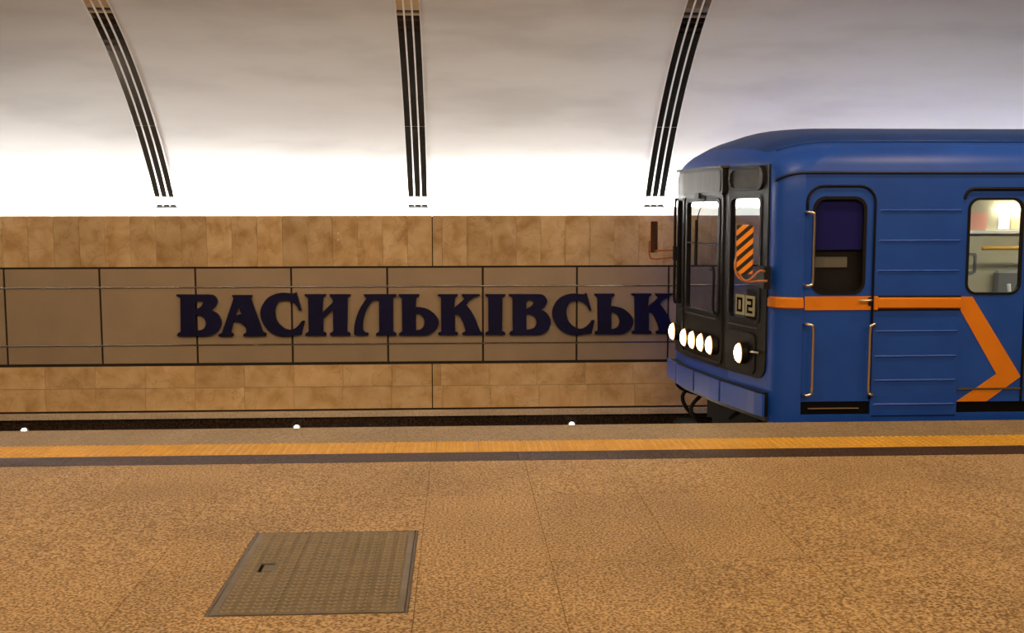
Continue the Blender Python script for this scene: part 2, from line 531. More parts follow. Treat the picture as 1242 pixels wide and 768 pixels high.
# lower band, two courses in running bond
for z0, z1, off in ((-0.378, -0.118, -0.804), (-0.645, -0.379, -1.385)):
    left = [off - 0.5745 * k for k in range(0, 10)][::-1] + ([-0.324] if off < -1 else [-0.324])
    left = sorted(set([off - 0.5745 * k for k in range(0, 10)] + [off + 0.5745 * k for k in range(1, 3) if off + 0.5745 * k < -0.36] + [-0.328]))
    right = [-0.328, -0.205] if off < -1 else [-0.328]
    st = right[-1] if off < -1 else -0.328 + 0.10
    if off > -1: right.append(st)
    right += [st + 0.5745 * k for k in range(1, 10)]
    for a, b in list(zip(left[:-1], left[1:])) + list(zip(right[:-1], right[1:])):
        piece('marble_slab', a + 0.0012 + (0.005 if a == -0.328 else 0), b - 0.0012 - (0.005 if b == -0.328 else 0), YW, YW + 0.021, z0 + 0.0012, z1 - 0.0012, 'marble_low', wall, 0.0008)
# bronze panels, three rows
px = [-6.342, -5.242, -4.160, -3.066, -1.962, -0.845, 0.276, 1.391, 2.487, 3.60, 4.71, 5.82]
for a, b in zip(px[:-1], px[1:]):
    for z0, z1 in ((0.812, 1.022), (0.134, 0.795), (-0.085, 0.118)):
        piece('wall_panel', a + 0.011, b - 0.011, YW + 0.004, YW + 0.022, z0, z1, 'panel', wall, 0.003)
for z in (0.8035, 0.126):
    box_obj('cover_strip', (-6.4, 5.9, YW - 0.004, YW + 0.03, z - 0.0075, z + 0.0075), 'steel_strip', wall, 0.002)
# stone ledge and polished black plinth under the marble
for k in range(-5, 5):
    piece('ledge_stone', k * 1.3 + 0.4, k * 1.3 + 1.699, YW - 0.05, YW + 0.02, -0.735, -0.668, 'grey_stone', wall, 0.003)
for k in range(-5, 5):
    piece('plinth_slab', k * 1.3 + 0.001, k * 1.3 + 1.299, YW - 0.01, YW + 0.02, -1.25, -0.736, 'plinth', wall, 0.001)
# two small pale specks on the marble
for z in (1.430, 1.354):
    bm = bmesh.new()
    bmesh.ops.create_cone(bm, cap_ends=True, segments=10, radius1=0.011, radius2=0.010, depth=0.006,
                          matrix=Matrix.Translation((-1.405, YW - 0.003, z)) @ Matrix.Rotation(math.pi / 2, 4, 'X'))
    tag(obj('stud', bm, 'white', wall), 'small white stud on the marble')

# white cornice hiding the cove lamps
bm = bmesh.new()
box(bm, -12, 14, YW - 0.012, YW + 0.003, 1.634, 1.722, 0.002)
box(bm, -12, 14, YW + 0.003, 12.64, 1.622, 1.634)
tr1 = tag(obj('trim_1', bm, 'cornice'), 'white cornice on top of the track wall hiding the cove lamps', kind='structure')
box_obj('lip', (-12, 14, YW - 0.014, YW + 0.006, 1.7225, 1.733), 'lip_grey', tr1)  # grey strip drawn for the shaded gap above the cornice

# vault over the track
prof = [(12.618, 1.62), (12.484, 1.811), (12.342, 1.999), (12.192, 2.182), (12.035, 2.36), (11.871, 2.532), (11.699, 2.698), (11.522, 2.857),
        (11.338, 3.008), (11.148, 3.152), (10.953, 3.288), (10.753, 3.416), (10.548, 3.535), (10.338, 3.646), (10.125, 3.748), (9.907, 3.842),
        (9.687, 3.927), (9.463, 4.005), (9.236, 4.075), (9.007, 4.137), (8.775, 4.192), (8.542, 4.24), (8.308, 4.283), (8.072, 4.319), (7.835, 4.352), (7.598, 4.38)]
VP = [(p.y, p.z) for p in smooth_path([(0, a, b) for a, b in prof], 3)]
def sweep_x(bm, path, x0, x1, off0, off1):
    """strip following the vault between two offsets along its inner normal"""
    vs = []
    for i, (y, z) in enumerate(path):
        a = path[max(i - 1, 0)]; b = path[min(i + 1, len(path) - 1)]
        ty, tz = b[0] - a[0], b[1] - a[1]
        l = math.hypot(ty, tz)
        ny, nz = -tz / l, ty / l          # pointing into the hall (down and towards the platform)
        if ny * -1 + nz * -1 < 0: ny, nz = -ny, -nz
        vs.append([bm.verts.new((x, y + ny * o, z + nz * o)) for x, o in ((x0, off0), (x1, off0), (x1, off1), (x0, off1))])
    for i in range(len(vs) - 1):
        for k in range(4):
            bm.faces.new((vs[i][k], vs[i][(k + 1) % 4], vs[i + 1][(k + 1) % 4], vs[i + 1][k]))
    bm.faces.new(vs[0]); bm.faces.new(vs[-1])
    return bm
cl = obj('ceiling', sweep_x(bmesh.new(), VP, -12, 14, 0.0, -0.08), 'vault', smooth=True)
tag(cl, 'white plaster vault over the track with grey soot streaks', kind='structure')
for p in cl.data.polygons:
    p.use_smooth = abs(p.normal.x) < 0.5
# the hall over the platform, above and behind the view
tag(obj('ceiling_hall', box(box(bmesh.new(), -12, 14, -6, 7.62, 4.46, 4.6), -12, 14, 7.5, 7.65, 4.2, 4.6), 'hall'), kind='structure')
tag(obj('wall_front', box(bmesh.new(), -12, 14, -6.2, -6, -0.05, 4.6), 'hall'), kind='structure')

# ------------------------------------------------------------------ mirrored ribs of the vault
def rib(x0, x1, label):
    t = thing('ceiling_rib', label, 'rib', ((x0 + x1) / 2, 12.52, 1.73), 'mirror steel ribs of the vault')
    wd = x1 - x0
    e, r = 0.011, 0.017
    s = (wd - 2 * e - 2 * r) / 3
    low = [p for p in VP if 1.73 <= p[1] <= 2.60]
    cut = (12.505 - (12.505 - 11.80), 2.6)
    high = [p for p in VP if p[1] > 2.60]
    low.append((low[-1][0] + (high[0][0] - low[-1][0]) * 0.45, low[-1][1] + (high[0][1] - low[-1][1]) * 0.45))
    g = 0.006
    high.insert(0, (low[-1][0] - 0.003, low[-1][1] + 0.004))
    full = [p for p in VP if p[1] >= 1.73]
    x = x0
    obj('edge_strip', sweep_x(bmesh.new(), full, x, x + e, 0.001, 0.010), 'rib_edge', t); x += e
    for k in range(3):
        obj('mirror_strip', sweep_x(bmesh.new(), low, x, x + s, 0.001, 0.005), 'mirror', t)
        obj('mirror_strip', sweep_x(bmesh.new(), high, x, x + s, 0.001, 0.005), 'mirror', t)
        x += s
        wdt = r if k < 2 else e
        obj('divider_strip' if k < 2 else 'edge_strip', sweep_x(bmesh.new(), full, x, x + wdt, 0.001, 0.010), 'rib_edge', t)
        x += wdt
    box_obj('foot_plate', (x0 - 0.004, x1 + 0.004, 12.50, 12.545, 1.726, 1.742), 'black', t)
rib(-3.515, -3.274, 'mirror steel vault rib at the left, bending away to the left')
rib(-0.600, -0.358, 'mirror steel vault rib in the middle, standing straight above the sign')
rib(2.188, 2.440, 'mirror steel vault rib nearest the train, reflecting its blue')

# ------------------------------------------------------------------ station name
# outlines of the raised letters, metres on the wall (x, z)
LETTERS = [
 [[(-3.277,0.726),(-2.914,0.724),(-2.889,0.722),(-2.866,0.718),(-2.847,0.709),(-2.831,0.694),(-2.819,0.674),(-2.813,0.653),(-2.814,0.632),(-2.822,0.61),(-2.834,0.589),(-2.849,0.571),(-2.869,0.554),(-2.89,0.539),(-2.864,0.528),(-2.84,0.515),(-2.819,0.5),(-2.803,0.481),(-2.79,0.458),(-2.781,0.435),(-2.775,0.413),(-2.774,0.39),(-2.777,0.367),(-2.786,0.341),(-2.799,0.313),(-2.817,0.29),(-2.839,0.272),(-2.867,0.257),(-2.894,0.246),(-2.921,0.24),(-2.95,0.238),(-2.978,0.238),(-3.276,0.24),(-3.286,0.259),(-3.266,0.28),(-3.241,0.293),(-3.232,0.689),(-3.275,0.707)],[(-3.065,0.629),(-3.053,0.641),(-3.041,0.651),(-3.029,0.656),(-3.014,0.656),(-2.998,0.652),(-2.987,0.646),(-2.981,0.638),(-2.978,0.627),(-2.98,0.616),(-2.986,0.603),(-2.996,0.59),(-3.01,0.578),(-3.027,0.568),(-3.048,0.559),(-3.07,0.551)],[(-3.069,0.478),(-3.057,0.485),(-3.044,0.489),(-3.03,0.488),(-3.011,0.481),(-2.989,0.469),(-2.972,0.454),(-2.96,0.436),(-2.952,0.414),(-2.948,0.394),(-2.95,0.373),(-2.957,0.351),(-2.967,0.334),(-2.981,0.322),(-3.0,0.313),(-3.018,0.307),(-3.036,0.303),(-3.056,0.302),(-3.075,0.303)]],
 [[(-2.639,0.716),(-2.412,0.715),(-2.413,0.688),(-2.426,0.677),(-2.299,0.287),(-2.26,0.265),(-2.261,0.235),(-2.52,0.232),(-2.523,0.258),(-2.489,0.279),(-2.486,0.294),(-2.485,0.31),(-2.489,0.326),(-2.501,0.345),(-2.518,0.366),(-2.537,0.382),(-2.559,0.394),(-2.584,0.402),(-2.603,0.406),(-2.617,0.407),(-2.626,0.404),(-2.633,0.4),(-2.666,0.28),(-2.637,0.263),(-2.642,0.233),(-2.806,0.234),(-2.811,0.256),(-2.767,0.277),(-2.621,0.682),(-2.636,0.695)],[(-2.569,0.588),(-2.534,0.479),(-2.543,0.484),(-2.553,0.488),(-2.563,0.489),(-2.576,0.486),(-2.591,0.481),(-2.606,0.475)]],
 [[(-1.9,0.748),(-1.844,0.533),(-1.872,0.533),(-1.88,0.554),(-1.89,0.575),(-1.903,0.594),(-1.921,0.611),(-1.944,0.628),(-1.966,0.641),(-1.987,0.648),(-2.009,0.652),(-2.031,0.652),(-2.056,0.65),(-2.083,0.643),(-2.105,0.632),(-2.121,0.614),(-2.133,0.59),(-2.141,0.567),(-2.147,0.546),(-2.149,0.525),(-2.149,0.502),(-2.147,0.475),(-2.141,0.445),(-2.133,0.417),(-2.119,0.393),(-2.102,0.371),(-2.083,0.352),(-2.063,0.335),(-2.041,0.321),(-2.02,0.312),(-1.998,0.306),(-1.977,0.305),(-1.955,0.309),(-1.933,0.318),(-1.91,0.333),(-1.89,0.35),(-1.872,0.369),(-1.856,0.39),(-1.842,0.411),(-1.81,0.411),(-1.85,0.247),(-1.871,0.245),(-1.895,0.242),(-1.92,0.24),(-1.948,0.236),(-1.98,0.232),(-2.012,0.229),(-2.045,0.228),(-2.08,0.229),(-2.114,0.235),(-2.148,0.246),(-2.183,0.262),(-2.214,0.282),(-2.241,0.308),(-2.266,0.339),(-2.286,0.372),(-2.302,0.408),(-2.314,0.447),(-2.32,0.484),(-2.32,0.516),(-2.314,0.547),(-2.304,0.577),(-2.287,0.609),(-2.265,0.643),(-2.242,0.67),(-2.216,0.691),(-2.187,0.708),(-2.158,0.721),(-2.128,0.73),(-2.096,0.736),(-2.065,0.739),(-2.033,0.739),(-2.0,0.736),(-1.974,0.734),(-1.954,0.732),(-1.939,0.731),(-1.928,0.73)]],
 [[(-1.803,0.722),(-1.559,0.721),(-1.559,0.699),(-1.586,0.681),(-1.592,0.657),(-1.602,0.508),(-1.477,0.627),(-1.479,0.657),(-1.509,0.694),(-1.513,0.72),(-1.272,0.719),(-1.273,0.698),(-1.305,0.679),(-1.317,0.281),(-1.28,0.262),(-1.28,0.233),(-1.517,0.235),(-1.516,0.263),(-1.479,0.282),(-1.477,0.545),(-1.594,0.428),(-1.597,0.283),(-1.563,0.264),(-1.563,0.235),(-1.804,0.237),(-1.804,0.261),(-1.766,0.284),(-1.763,0.677),(-1.802,0.703)]],
 [[(-1.115,0.718),(-0.739,0.717),(-0.739,0.695),(-0.776,0.672),(-0.781,0.277),(-0.744,0.258),(-0.745,0.232),(-0.982,0.233),(-0.982,0.255),(-0.944,0.278),(-0.941,0.645),(-0.956,0.65),(-0.971,0.653),(-0.986,0.652),(-1.0,0.647),(-1.015,0.637),(-1.031,0.622),(-1.048,0.6),(-1.068,0.573),(-1.085,0.542),(-1.1,0.507),(-1.113,0.467),(-1.124,0.43),(-1.13,0.396),(-1.133,0.363),(-1.134,0.336),(-1.134,0.316),(-1.132,0.301),(-1.129,0.289),(-1.107,0.27),(-1.07,0.26),(-1.071,0.234),(-1.22,0.235),(-1.238,0.247),(-1.237,0.28),(-1.235,0.313),(-1.232,0.346),(-1.226,0.379),(-1.217,0.414),(-1.207,0.449),(-1.194,0.486),(-1.177,0.524),(-1.159,0.561),(-1.137,0.597),(-1.113,0.634),(-1.088,0.669),(-1.11,0.697)]],
 [[(-0.711,0.716),(-0.472,0.715),(-0.472,0.694),(-0.507,0.67),(-0.514,0.563),(-0.498,0.564),(-0.479,0.563),(-0.456,0.56),(-0.428,0.555),(-0.395,0.547),(-0.363,0.533),(-0.333,0.513),(-0.303,0.488),(-0.28,0.462),(-0.262,0.438),(-0.25,0.413),(-0.245,0.387),(-0.247,0.358),(-0.257,0.328),(-0.272,0.302),(-0.293,0.28),(-0.321,0.26),(-0.347,0.246),(-0.37,0.237),(-0.392,0.232),(-0.413,0.229),(-0.712,0.231),(-0.712,0.258),(-0.674,0.276),(-0.674,0.667),(-0.709,0.695)],[(-0.511,0.494),(-0.5,0.494),(-0.488,0.493),(-0.476,0.487),(-0.46,0.476),(-0.443,0.461),(-0.429,0.444),(-0.42,0.427),(-0.413,0.408),(-0.411,0.388),(-0.414,0.365),(-0.421,0.341),(-0.431,0.322),(-0.444,0.309),(-0.462,0.3),(-0.478,0.294),(-0.49,0.291),(-0.502,0.29),(-0.513,0.291)]],
 [[(-0.253,0.714),(-0.02,0.713),(-0.02,0.694),(-0.05,0.674),(-0.061,0.554),(0.054,0.653),(0.056,0.667),(0.029,0.694),(0.027,0.713),(0.239,0.712),(0.237,0.695),(0.215,0.689),(0.193,0.682),(0.173,0.673),(0.152,0.661),(0.132,0.646),(0.115,0.632),(0.101,0.618),(0.089,0.603),(0.078,0.589),(0.099,0.563),(0.12,0.536),(0.139,0.508),(0.157,0.479),(0.173,0.448),(0.188,0.417),(0.201,0.383),(0.214,0.346),(0.225,0.317),(0.234,0.296),(0.242,0.28),(0.249,0.267),(0.274,0.254),(0.274,0.23),(0.035,0.231),(0.027,0.252),(0.068,0.272),(0.068,0.279),(0.067,0.288),(0.064,0.301),(0.058,0.323),(0.049,0.35),(0.04,0.376),(0.028,0.402),(0.015,0.43),(0.003,0.451),(-0.007,0.464),(-0.016,0.473),(-0.025,0.478),(-0.035,0.481),(-0.044,0.481),(-0.053,0.48),(-0.053,0.273),(-0.017,0.256),(-0.023,0.232),(-0.249,0.233),(-0.257,0.254),(-0.217,0.274),(-0.217,0.679),(-0.252,0.695)]],
 [[(0.304,0.712),(0.541,0.71),(0.539,0.691),(0.506,0.671),(0.501,0.274),(0.538,0.257),(0.538,0.23),(0.307,0.232),(0.303,0.254),(0.34,0.275),(0.339,0.672),(0.308,0.693)]],
 [[(0.58,0.711),(0.933,0.709),(0.956,0.707),(0.979,0.702),(0.998,0.693),(1.013,0.678),(1.026,0.658),(1.033,0.638),(1.032,0.617),(1.025,0.595),(1.014,0.575),(1.0,0.557),(0.981,0.54),(0.961,0.524),(0.986,0.513),(1.01,0.501),(1.03,0.486),(1.047,0.466),(1.06,0.444),(1.07,0.422),(1.076,0.4),(1.078,0.377),(1.076,0.354),(1.068,0.328),(1.055,0.3),(1.039,0.277),(1.018,0.259),(0.992,0.244),(0.966,0.233),(0.94,0.227),(0.912,0.225),(0.884,0.225),(0.596,0.227),(0.585,0.246),(0.604,0.267),(0.628,0.28),(0.625,0.674),(0.583,0.691)],[(0.789,0.614),(0.8,0.626),(0.811,0.635),(0.823,0.641),(0.837,0.641),(0.852,0.637),(0.864,0.631),(0.87,0.622),(0.873,0.612),(0.872,0.601),(0.866,0.589),(0.856,0.575),(0.843,0.563),(0.827,0.553),(0.808,0.544),(0.787,0.536)],[(0.789,0.464),(0.8,0.471),(0.813,0.475),(0.827,0.474),(0.846,0.467),(0.867,0.455),(0.884,0.44),(0.896,0.422),(0.905,0.401),(0.909,0.38),(0.908,0.359),(0.902,0.338),(0.892,0.321),(0.879,0.309),(0.861,0.3),(0.844,0.294),(0.826,0.29),(0.808,0.289),(0.789,0.29)]],
 [[(1.501,0.721),(1.561,0.513),(1.534,0.514),(1.525,0.534),(1.515,0.554),(1.502,0.572),(1.483,0.59),(1.46,0.606),(1.438,0.618),(1.418,0.625),(1.397,0.629),(1.375,0.629),(1.351,0.626),(1.324,0.62),(1.303,0.609),(1.288,0.592),(1.277,0.569),(1.269,0.547),(1.264,0.527),(1.262,0.506),(1.263,0.484),(1.266,0.458),(1.272,0.429),(1.281,0.402),(1.295,0.379),(1.313,0.357),(1.331,0.339),(1.351,0.323),(1.373,0.31),(1.395,0.301),(1.416,0.295),(1.437,0.294),(1.458,0.297),(1.48,0.307),(1.502,0.322),(1.521,0.338),(1.538,0.355),(1.553,0.376),(1.566,0.396),(1.598,0.396),(1.563,0.238),(1.542,0.236),(1.519,0.234),(1.495,0.231),(1.467,0.228),(1.436,0.223),(1.404,0.221),(1.372,0.22),(1.338,0.221),(1.305,0.226),(1.271,0.237),(1.236,0.252),(1.205,0.272),(1.178,0.297),(1.153,0.327),(1.133,0.358),(1.116,0.393),(1.103,0.431),(1.096,0.467),(1.095,0.498),(1.1,0.528),(1.109,0.557),(1.125,0.588),(1.145,0.62),(1.168,0.646),(1.192,0.666),(1.22,0.683),(1.249,0.695),(1.278,0.704),(1.309,0.71),(1.339,0.713),(1.37,0.713),(1.402,0.71),(1.429,0.708),(1.448,0.706),(1.462,0.705),(1.474,0.704)]],
 [[(1.595,0.712),(1.832,0.711),(1.832,0.69),(1.798,0.667),(1.792,0.559),(1.809,0.56),(1.828,0.56),(1.85,0.557),(1.878,0.552),(1.911,0.543),(1.943,0.53),(1.973,0.51),(2.003,0.485),(2.027,0.459),(2.044,0.435),(2.057,0.41),(2.063,0.384),(2.061,0.356),(2.052,0.326),(2.038,0.3),(2.017,0.278),(1.989,0.258),(1.964,0.244),(1.942,0.235),(1.92,0.23),(1.899,0.227),(1.603,0.229),(1.602,0.256),(1.639,0.274),(1.632,0.663),(1.597,0.691)],[(1.797,0.491),(1.808,0.491),(1.819,0.49),(1.832,0.484),(1.848,0.473),(1.865,0.458),(1.879,0.442),(1.888,0.424),(1.895,0.405),(1.898,0.385),(1.896,0.363),(1.889,0.339),(1.88,0.32),(1.866,0.307),(1.849,0.298),(1.834,0.292),(1.821,0.288),(1.809,0.288),(1.798,0.289)]],
 [[(2.037,0.712),(2.272,0.711),(2.273,0.692),(2.242,0.672),(2.234,0.554),(2.348,0.651),(2.35,0.665),(2.322,0.692),(2.32,0.711),(2.534,0.71),(2.532,0.693),(2.51,0.687),(2.488,0.68),(2.468,0.671),(2.448,0.659),(2.427,0.645),(2.41,0.63),(2.396,0.617),(2.384,0.602),(2.374,0.588),(2.395,0.562),(2.417,0.535),(2.437,0.507),(2.455,0.479),(2.472,0.448),(2.488,0.417),(2.502,0.383),(2.515,0.347),(2.527,0.318),(2.537,0.297),(2.545,0.281),(2.553,0.269),(2.578,0.256),(2.578,0.232),(2.337,0.233),(2.328,0.254),(2.369,0.274),(2.369,0.28),(2.368,0.289),(2.365,0.303),(2.358,0.324),(2.349,0.351),(2.339,0.377),(2.327,0.403),(2.313,0.43),(2.301,0.451),(2.29,0.464),(2.28,0.473),(2.271,0.478),(2.262,0.481),(2.252,0.481),(2.243,0.48),(2.247,0.275),(2.284,0.258),(2.278,0.234),(2.05,0.235),(2.041,0.256),(2.081,0.276),(2.074,0.677),(2.038,0.693)]]]

sign = thing('station_name_sign', 'navy raised serif letters ВАСИЛЬКІВСЬК on the bronze panels', 'sign', (0, YW, 0.2))
for cs in LETTERS:
    bm = plate(cs[0], cs[1:], lambda a, b, d: (a, YW - 0.045 + d, b), 0.049)
    obj('letter', bm, 'navy', sign)

# ------------------------------------------------------------------ floor hatch
hatch = thing('floor_hatch', 'square steel tread plate hatch let into the granite floor', 'hatch', ((HX0 + HX1) / 2, (HY0 + HY1) / 2, -0.01))
fo = [(HX0 + .001, HY0 + .001), (HX1 - .001, HY0 + .001), (HX1 - .001, HY1 - .001), (HX0 + .001, HY1 - .001)]
fi = [(HX0 + .014, HY0 + .010), (HX1 - .014, HY0 + .010), (HX1 - .014, HY1 - .010), (HX0 + .014, HY1 - .010)]
obj('hatch_frame', ring(fo, fi, lambda a, b, d: (a, b, -0.002 - d), 0.009), 'hatch_frame', hatch)
pl = [(HX0 + .018, HY0 + .014), (HX1 - .018, HY0 + .014), (HX1 - .018, HY1 - .014), (HX0 + .018, HY1 - .014)]
hc = (-0.925, 4.93)   # lifting handle pocket
def hmap(a, b, d): return (a, b, 0.0 - d)
pocket = [(hc[0] - 0.035, hc[1] - 0.06), (hc[0] + 0.035, hc[1] - 0.06), (hc[0] + 0.035, hc[1] + 0.06), (hc[0] - 0.035, hc[1] + 0.06)]
hp = obj('tread_plate', plate(pl, [pocket], hmap, 0.009), 'hatch', hatch)
bm = bmesh.new()
nx, ny = 24, 26
for i in range(nx):
    for j in range(ny):
        cx = HX0 + 0.045 + (i + 0.5) * (HX1 - HX0 - 0.09) / nx
        cy = HY0 + 0.03 + (j + 0.5) * (HY1 - HY0 - 0.06) / ny
        if abs(cx - hc[0]) < 0.055 and abs(cy - hc[1]) < 0.08: continue
        a = math.radians(30 if i % 2 else -30)
        L, W = 0.0195, 0.0075
        c, s_ = math.cos(a), math.sin(a)
        pts = [(cx + c * u - s_ * v, cy + s_ * u + c * v) for u, v in ((-L, 0), (0, -W), (L, 0), (0, W))]
        lo = [bm.verts.new((p[0], p[1], 0)) for p in pts]
        hi = bm.verts.new((cx, cy, 0.009))
        for k in range(4): bm.faces.new((lo[k], lo[(k + 1) % 4], hi))
tag(obj('tread_pattern', bm, 'tread', hatch), kind='stuff')
bm = bmesh.new()
box(bm, hc[0] - 0.016, hc[0] + 0.0345, hc[1] - 0.043, hc[1] + 0.043, -0.007, -0.001, 0.001)
h = obj('lifting_handle', bm, 'hatch', hatch)
box_obj('handle_pocket', (hc[0] - 0.036, hc[0] + 0.036, hc[1] - 0.061, hc[1] + 0.061, -0.0115, -0.008), 'black', hatch)  # black sheet drawing the shade inside the pocket
# two welded seams and a small notch in the frame
for x in (-0.79, -0.42):
    box_obj('weld_seam', (x - 0.004, x + 0.004, HY0 + 0.03, HY1 - 0.03, 0.0, 0.0012), 'hatch_frame', hatch)

# ------------------------------------------------------------------ glowing spots in place of lamp reflections on the plinth
def plinth_glint(x, label):
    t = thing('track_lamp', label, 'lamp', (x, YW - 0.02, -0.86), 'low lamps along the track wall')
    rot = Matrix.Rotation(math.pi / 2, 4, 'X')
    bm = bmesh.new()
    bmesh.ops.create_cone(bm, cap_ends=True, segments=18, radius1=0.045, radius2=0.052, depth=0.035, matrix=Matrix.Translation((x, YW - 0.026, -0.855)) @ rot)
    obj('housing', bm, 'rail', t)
    box_obj('hood', (x - 0.055, x + 0.055, YW - 0.14, YW - 0.008, -0.806, -0.798), 'rail', t)  # added shield, keeps the glow out of the rib mirrors
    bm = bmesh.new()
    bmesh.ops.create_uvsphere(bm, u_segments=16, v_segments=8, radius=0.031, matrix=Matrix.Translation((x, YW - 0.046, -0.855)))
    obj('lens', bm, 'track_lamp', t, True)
    l = bpy.data.lights.new('track_lamp_light', 'SPOT')  # added spot fill, brightens the platform face mirrored in the ribs
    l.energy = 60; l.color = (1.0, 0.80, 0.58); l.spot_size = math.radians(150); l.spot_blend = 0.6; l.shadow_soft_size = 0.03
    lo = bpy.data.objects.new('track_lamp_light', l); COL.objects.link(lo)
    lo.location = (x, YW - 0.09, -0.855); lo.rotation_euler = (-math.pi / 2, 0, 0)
plinth_glint(-5.076, 'glowing lamp on the black plinth at the far left end of the wall')
plinth_glint(-1.928, 'glowing lamp on the black plinth below the first letter С of the sign')
plinth_glint(1.331, 'glowing lamp on the black plinth below the second letter С of the sign')

# ------------------------------------------------------------------ the train
train = thing('metro_train', 'blue metro train with black front and orange stripe arriving at the platform', 'train', (5.5, 9.69, -1.10))
XE = 9.2          # where the modelled carriage ends
XS = 2.76         # side wall starts here, the nose rounds off before it
Z0 = -0.30

def lerp_tab(tab, x):
    if x <= tab[0][0]: return tab[0][1]
    for (a, fa), (b, fb) in zip(tab[:-1], tab[1:]):
        if x <= b: return fa + (fb - fa) * (x - a) / (b - a)
    return tab[-1][1]
XF = [(8.45, 2.56), (8.7, 2.50), (9.15, 2.375), (9.33, 2.34), (10.1, 2.205), (10.55, 2.20), (11.04, 2.21)]
CUTS = (8.7, 9.15, 9.33, 9.7, 10.1)
def xf(y): return lerp_tab(XF, y)
def front(a, b, d, off=0.0): return (xf(a) - off + d, a, b)
def fmap(off): return lambda a, b, d: (xf(a) - off + d, a, b)
def side(off): return lambda a, b, d: (a, YT - off + d, b)

half = [(0, Z0), (0, 0.30), (0, 0.56), (0, 0.9), (0, 1.5), (0, 1.82), (0, 1.99), (.015, 2.05), (.05, 2.11), (.12, 2.175), (.22, 2.22), (.32, 2.25),
        (.33, 2.268), (.55, 2.345), (.9, 2.405), (1.35, 2.43)]
rimh = [(.19, -0.02), (.19, 0.30), (.19, 0.56), (.19, 0.9), (.19, 1.5), (.19, 1.82), (.19, 1.90), (.195, 1.94), (.21, 1.985), (.245, 2.03), (.30, 2.06), (.37, 2.075),
        (.38, 2.077), (.6, 2.085), (.95, 2.09), (1.30, 2.09)]
W = 2.70
RF = 0.50      # the far corner is rounder
prof_ = half + [(W - y, z) for y, z in half[-2::-1]]
rim_ = rimh + [(W - RF * 0 - (y if False else (RF + (y - .19) * (1.35 - RF) / (1.30 - .19))), z) for y, z in rimh[-2::-1]]
NP = len(prof_)
def xs_start(i):
    k = min(i, NP - 1 - i)
    if k <= 6: return XS if i < NP / 2 else 2.80
    return XS + (3.12 - XS) * min(1.0, (k - 6) / 5.0)
def nose_point(i, th):
    y, z = prof_[i]; ry, rz = rim_[i]
    s, c = math.sin(th), math.cos(th)
    k = min(i, NP - 1 - i)
    xr = xf(YT + ry)
    x0 = xs_start(i)
    return Vector((x0 + (xr - x0) * s, YT + y + (ry - y) * (1 - c), z + (rz - z) * (1 - c)))
NT = 10
# body: front corners and dome
roof_faces, nf = set(), 0
bm = bmesh.new()
rings = [[bm.verts.new(nose_point(i, math.pi / 2 * t / NT)) for i in range(NP)] for t in range(NT + 1)]
for t in range(NT):
    for i in range(NP - 1):
        if i in (NP - 4, NP - 5, NP - 6):      # quarter window opening on the far corner
            continue
        bm.faces.new((rings[t][i], rings[t][i + 1], rings[t + 1][i + 1], rings[t + 1][i]))
        if 12 <= i <= NP - 14 and t < 7: roof_faces.add(nf)
        nf += 1
no = obj('nose', bm, 'blue', train, True)
no.data.materials.append(M['roof'])
for p in no.data.polygons:
    if p.index in roof_faces: p.material_index = 1
bm = bmesh.new()
q = [[bm.verts.new(nose_point(i, math.pi / 2 * t / NT)) for i in range(NP - 6, NP - 2)] for t in range(NT + 1)]
for t in range(NT):
    for i in range(3):
        bm.faces.new((q[t][i], q[t][i + 1], q[t + 1][i + 1], q[t + 1][i]))
obj('quarter_window', bm, 'glass', train, True)
# roof: from the gutter over the top, straight back along the carriage
bm = bmesh.new()
R0 = 6
idx = list(range(R0, NP - R0))
def roof_x(i): return xs_start(i)
a = [bm.verts.new((roof_x(i), YT + prof_[i][0], prof_[i][1])) for i in idx]
b = [bm.verts.new((XE, YT + prof_[i][0], prof_[i][1])) for i in idx]
for k in range(len(idx) - 1):
    f = bm.faces.new((a[k], a[k + 1], b[k + 1], b[k]))
    f.smooth = True
ro = obj('roof', bm, 'blue', train)
ro.data.materials.append(M['roof'])
for p in ro.data.polygons:
    p.use_smooth = True
    if 12 <= p.index + R0 <= NP - 14: p.material_index = 1
# gutter following the roof edge round the corner
gp = [nose_point(6, math.pi / 2 * t / 10) + Vector((-0.004, -0.008, 0)) for t in range(8, -1, -1)] + [Vector((x, YT - 0.008, 1.99)) for x in (3.5, 5, 7, XE)]
obj('gutter', tube(bmesh.new(), gp, 0.011, 8), 'blue_dark', train, True)
# raised edge of the roof covering
rp = [nose_point(11, math.pi / 2 * t / 10) + Vector((0, 0, 0.006)) for t in range(6, -1, -1)] + [Vector((x, YT + 0.32, 2.258)) for x in (3.6, 5, 7, XE)]
obj('roof_edge', tube(bmesh.new(), rp, 0.010, 6), 'roof', train, True)

# near side wall with door and window openings
CD = (2.775, 3.335)                         # cab door
PD = (4.06, 5.17)                           # passenger doorway
cab_hole = rr(CD[0] - 0.01, CD[1] + 0.005, 0.032, 1.885, 0.13, 5, (0, 0, 1, 1))
pas_hole = rr(PD[0], PD[1], 0.035, 1.86, 0.10, 5, (0, 0, 1, 1))
sw = rr(5.62, 6.95, 0.98, 1.80, 0.10, 5)
sw2 = rr(7.3, 8.6, 0.98, 1.80, 0.10, 5)
cabslot = rr(2.745, 3.345, 0.03, 0.135, 0.004, 1)
outer = [(XS, Z0), (XE, Z0), (XE, 1.99), (XS, 1.99)]
obj('side_wall', plate(outer, [cab_hole, pas_hole, sw, sw2], side(0), 0.05), 'blue', train)
